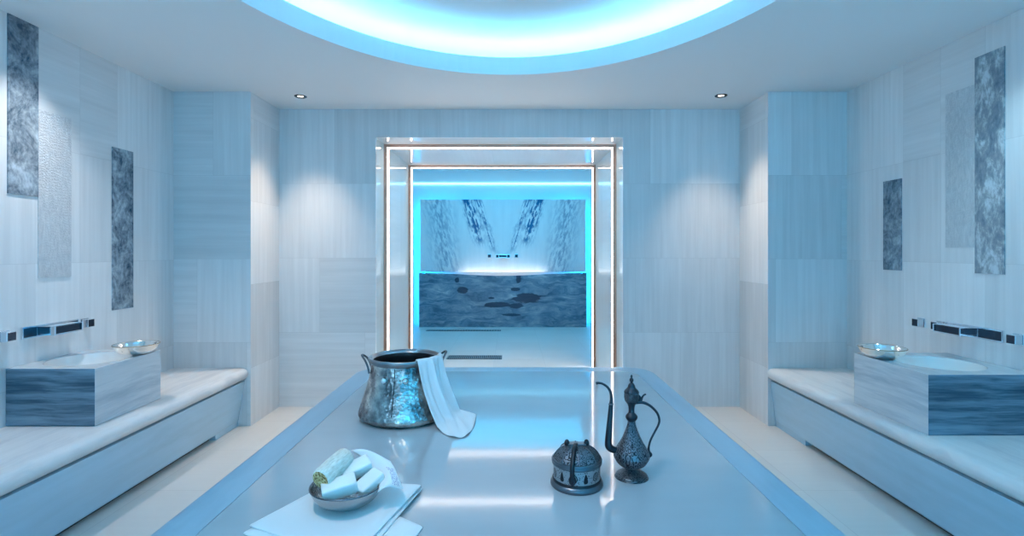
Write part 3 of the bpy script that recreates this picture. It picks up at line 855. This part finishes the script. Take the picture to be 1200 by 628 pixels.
# ------------------------------------------------------------------ ewer
t = thing('ewer', 'tall engraved dark silver ewer with slender curved spout and handle', 'ewer', (.371, 1.593, ZS))
obj('foot', lathe(smooth_path([(0, 0), (.047, 0), (.0485, .003), (.047, .008), (.040, .013), (.030, .018), (.021, .022), (.0175, .026), (.019, .031)], 3), n=64), M['filigree_fine'], t, smooth=True)
body = [(.018, .030), (.030, .034), (.043, .044), (.0515, .058), (.0535, .068), (.050, .080), (.043, .093), (.034, .108), (.026, .124), (.019, .141), (.0135, .158), (.0105, .172)]
obj('body', lathe(smooth_path(body, 4), n=120, mod=lambda a, i: 1+.018*abs(math.sin(a*6))), M['filigree'], t, smooth=True)
obj('neck_knob', lathe(smooth_path([(.010, .170), (.013, .173), (.0175, .180), (.0178, .187), (.013, .193), (.0095, .197)], 3), n=40), M['gunmetal'], t, smooth=True)
obj('neck', lathe(smooth_path([(.0095, .194), (.0090, .208), (.0110, .220), (.0160, .228), (.020, .234)], 3), n=40), M['gunmetal'], t, smooth=True)
obj('cup', lathe(smooth_path([(.0195, .232), (.0215, .240), (.0222, .250), (.0212, .256), (.0225, .258)], 3), n=60, mod=lambda a, i: 1+.03*math.sin(a*14)), M['filigree_fine'], t, smooth=True)
obj('lid', lathe(smooth_path([(.0225, .258), (.0205, .264), (.0150, .270), (.0115, .274), (.0095, .281), (.0065, .286)], 3), n=60, mod=lambda a, i: 1+.03*math.sin(a*14)), M['gunmetal'], t, smooth=True)
obj('finial', lathe(smooth_path([(.0065, .285), (.0035, .289), (.0062, .295), (.0055, .300), (.0025, .304), (.0035, .308), (.0015, .312), (0, .314)], 3), n=24), M['gunmetal'], t, smooth=True)
def E(x, y): return ((x-225)/1718., (578-y)/1718.)
def pth(pts, n=6): return smooth_path([(E(x, y)[0], 0.0, E(x, y)[1], r) for x, y, r in pts], n)
obj('spout', tube(pth([(160, 440, .008), (128, 434, .0105), (108, 420, .0115), (103, 395, .0108), (108, 320, .0092), (114, 240, .0075), (117, 195, .0066)]), n=16), M['gunmetal'], t, smooth=True)
obj('spout_tip', tube(pth([(117, 196, .0058), (119, 165, .0046), (114, 132, .0042), (98, 106, .0038), (72, 88, .0036), (50, 84, .0036), (38, 87, .0046)]), n=12), M['gunmetal'], t, smooth=True)
obj('spout_collar', lathe([(0, -.002), (.0075, -.002), (.0085, .0), (.0075, .002), (0, .002)], n=20, c=(E(117, 195)[0], 0, E(117, 195)[1])), M['silver_worn'], t, smooth=True)
obj('handle', tube(pth([(245, 190, .004), (272, 186, .0052), (300, 192, .0044), (330, 210, .004), (358, 240, .0038), (371, 275, .0036), (366, 305, .0033), (345, 345, .0031), (325, 385, .0031), (316, 420, .0033), (316, 445, .0045), (323, 460, .0066), (318, 470, .004), (300, 470, .003)]), n=12), M['gunmetal'], t, smooth=True)
obj('thumb_lever', tube(pth([(268, 188, .0046), (276, 172, .0042), (282, 158, .003), (290, 148, .0026), (300, 143, .003)]), n=10), M['gunmetal'], t, smooth=True)
obj('thumb_lever', tube(pth([(262, 178, .003), (270, 160, .0028), (264, 150, .0026)]), n=10), M['gunmetal'], t, smooth=True)

# ------------------------------------------------------------------ lights
def spot(name, loc, to, energy, col, size=70, blend=.6, r=.03):
    L = bpy.data.lights.new(name, 'SPOT'); L.energy = energy; L.color = col
    L.spot_size = math.radians(size); L.spot_blend = blend; L.shadow_soft_size = r
    o = link(bpy.data.objects.new(name, L)); o.location = loc
    o.rotation_euler = (Vector(to) - Vector(loc)).to_track_quat('-Z', 'Y').to_euler(); return o
def area(name, loc, to, energy, col, sx, sy):
    L = bpy.data.lights.new(name, 'AREA'); L.shape = 'RECTANGLE'; L.size = sx; L.size_y = sy; L.energy = energy; L.color = col
    o = link(bpy.data.objects.new(name, L)); o.location = loc
    o.rotation_euler = (Vector(to) - Vector(loc)).to_track_quat('-Z', 'Y').to_euler(); return o
WARM = (1., .80, .60)
spot('downlight_beam', (-1.68, 4.17, 2.59), (-1.68, 4.17, 0), 64, WARM, 76, 1.)
spot('downlight_beam', (1.68, 4.15, 2.59), (1.68, 4.15, 0), 54, WARM, 76, 1.)
spot('basin_downlight_beam', (-2.3, 2.75, 2.59), (-2.38, 2.8, 0), 44, (1., .97, .95), 96, 1.)
spot('basin_downlight_beam', (2.3, 2.5, 2.59), (2.38, 2.55, 0), 30, (.50, .84, 1.), 96, 1.)
for x_, c_, e_ in ((-1.6, (.36, .70, 1.), 480), (0., (.04, .56, 1.), 560), (1.6, (.0, .48, 1.), 620)):
    spot('rear_fill_beam', (x_, -1.6, 2.59), (x_, -2.2, .9), e_, c_, 80, .8)  # unseen lamps added behind the camera for soft blue frontal fill
spot('dome_spot_beam', (-.75, .75, 2.84), (-.1, 1.62, .67), 46, (1., .88, .76), 46, 1., .02)
dl = area('recess_fill_light', (OC[0], .95, ZU-.03), (OC[0], .95, 0), 2, (.0, .48, 1.), 1.3, 1.4)  # added blue fill above the frame, no fixture known there
dl.data.shape = 'ELLIPSE'
area('far_room_blue', (PXc, 8.2, 2.88), (PXc, 8.2, 0), 28, (.0, .55, 1.), 2.6, 1.6)

# ------------------------------------------------------------------ camera, colour
cam = bpy.data.cameras.new('camera'); co = link(bpy.data.objects.new('camera', cam))
co.location = (0, 0, EYE); co.rotation_euler = (PI/2, 0, 0)
cam.sensor_width = 36; cam.lens = 36*F/1200
cam.shift_x = (600-VX)/1200; cam.shift_y = -(314-VY)/1200
cam.clip_start = .05; cam.clip_end = 60
SC.camera = co
w = bpy.data.worlds.new('world'); SC.world = w; w.use_nodes = True
w.node_tree.nodes['Background'].inputs[0].default_value = (.0, .0, .0, 1)
vs = SC.view_settings
vs.view_transform = 'Standard'; vs.look = 'None'; vs.exposure = 0.36; vs.gamma = 1.0; vs.use_curve_mapping = False
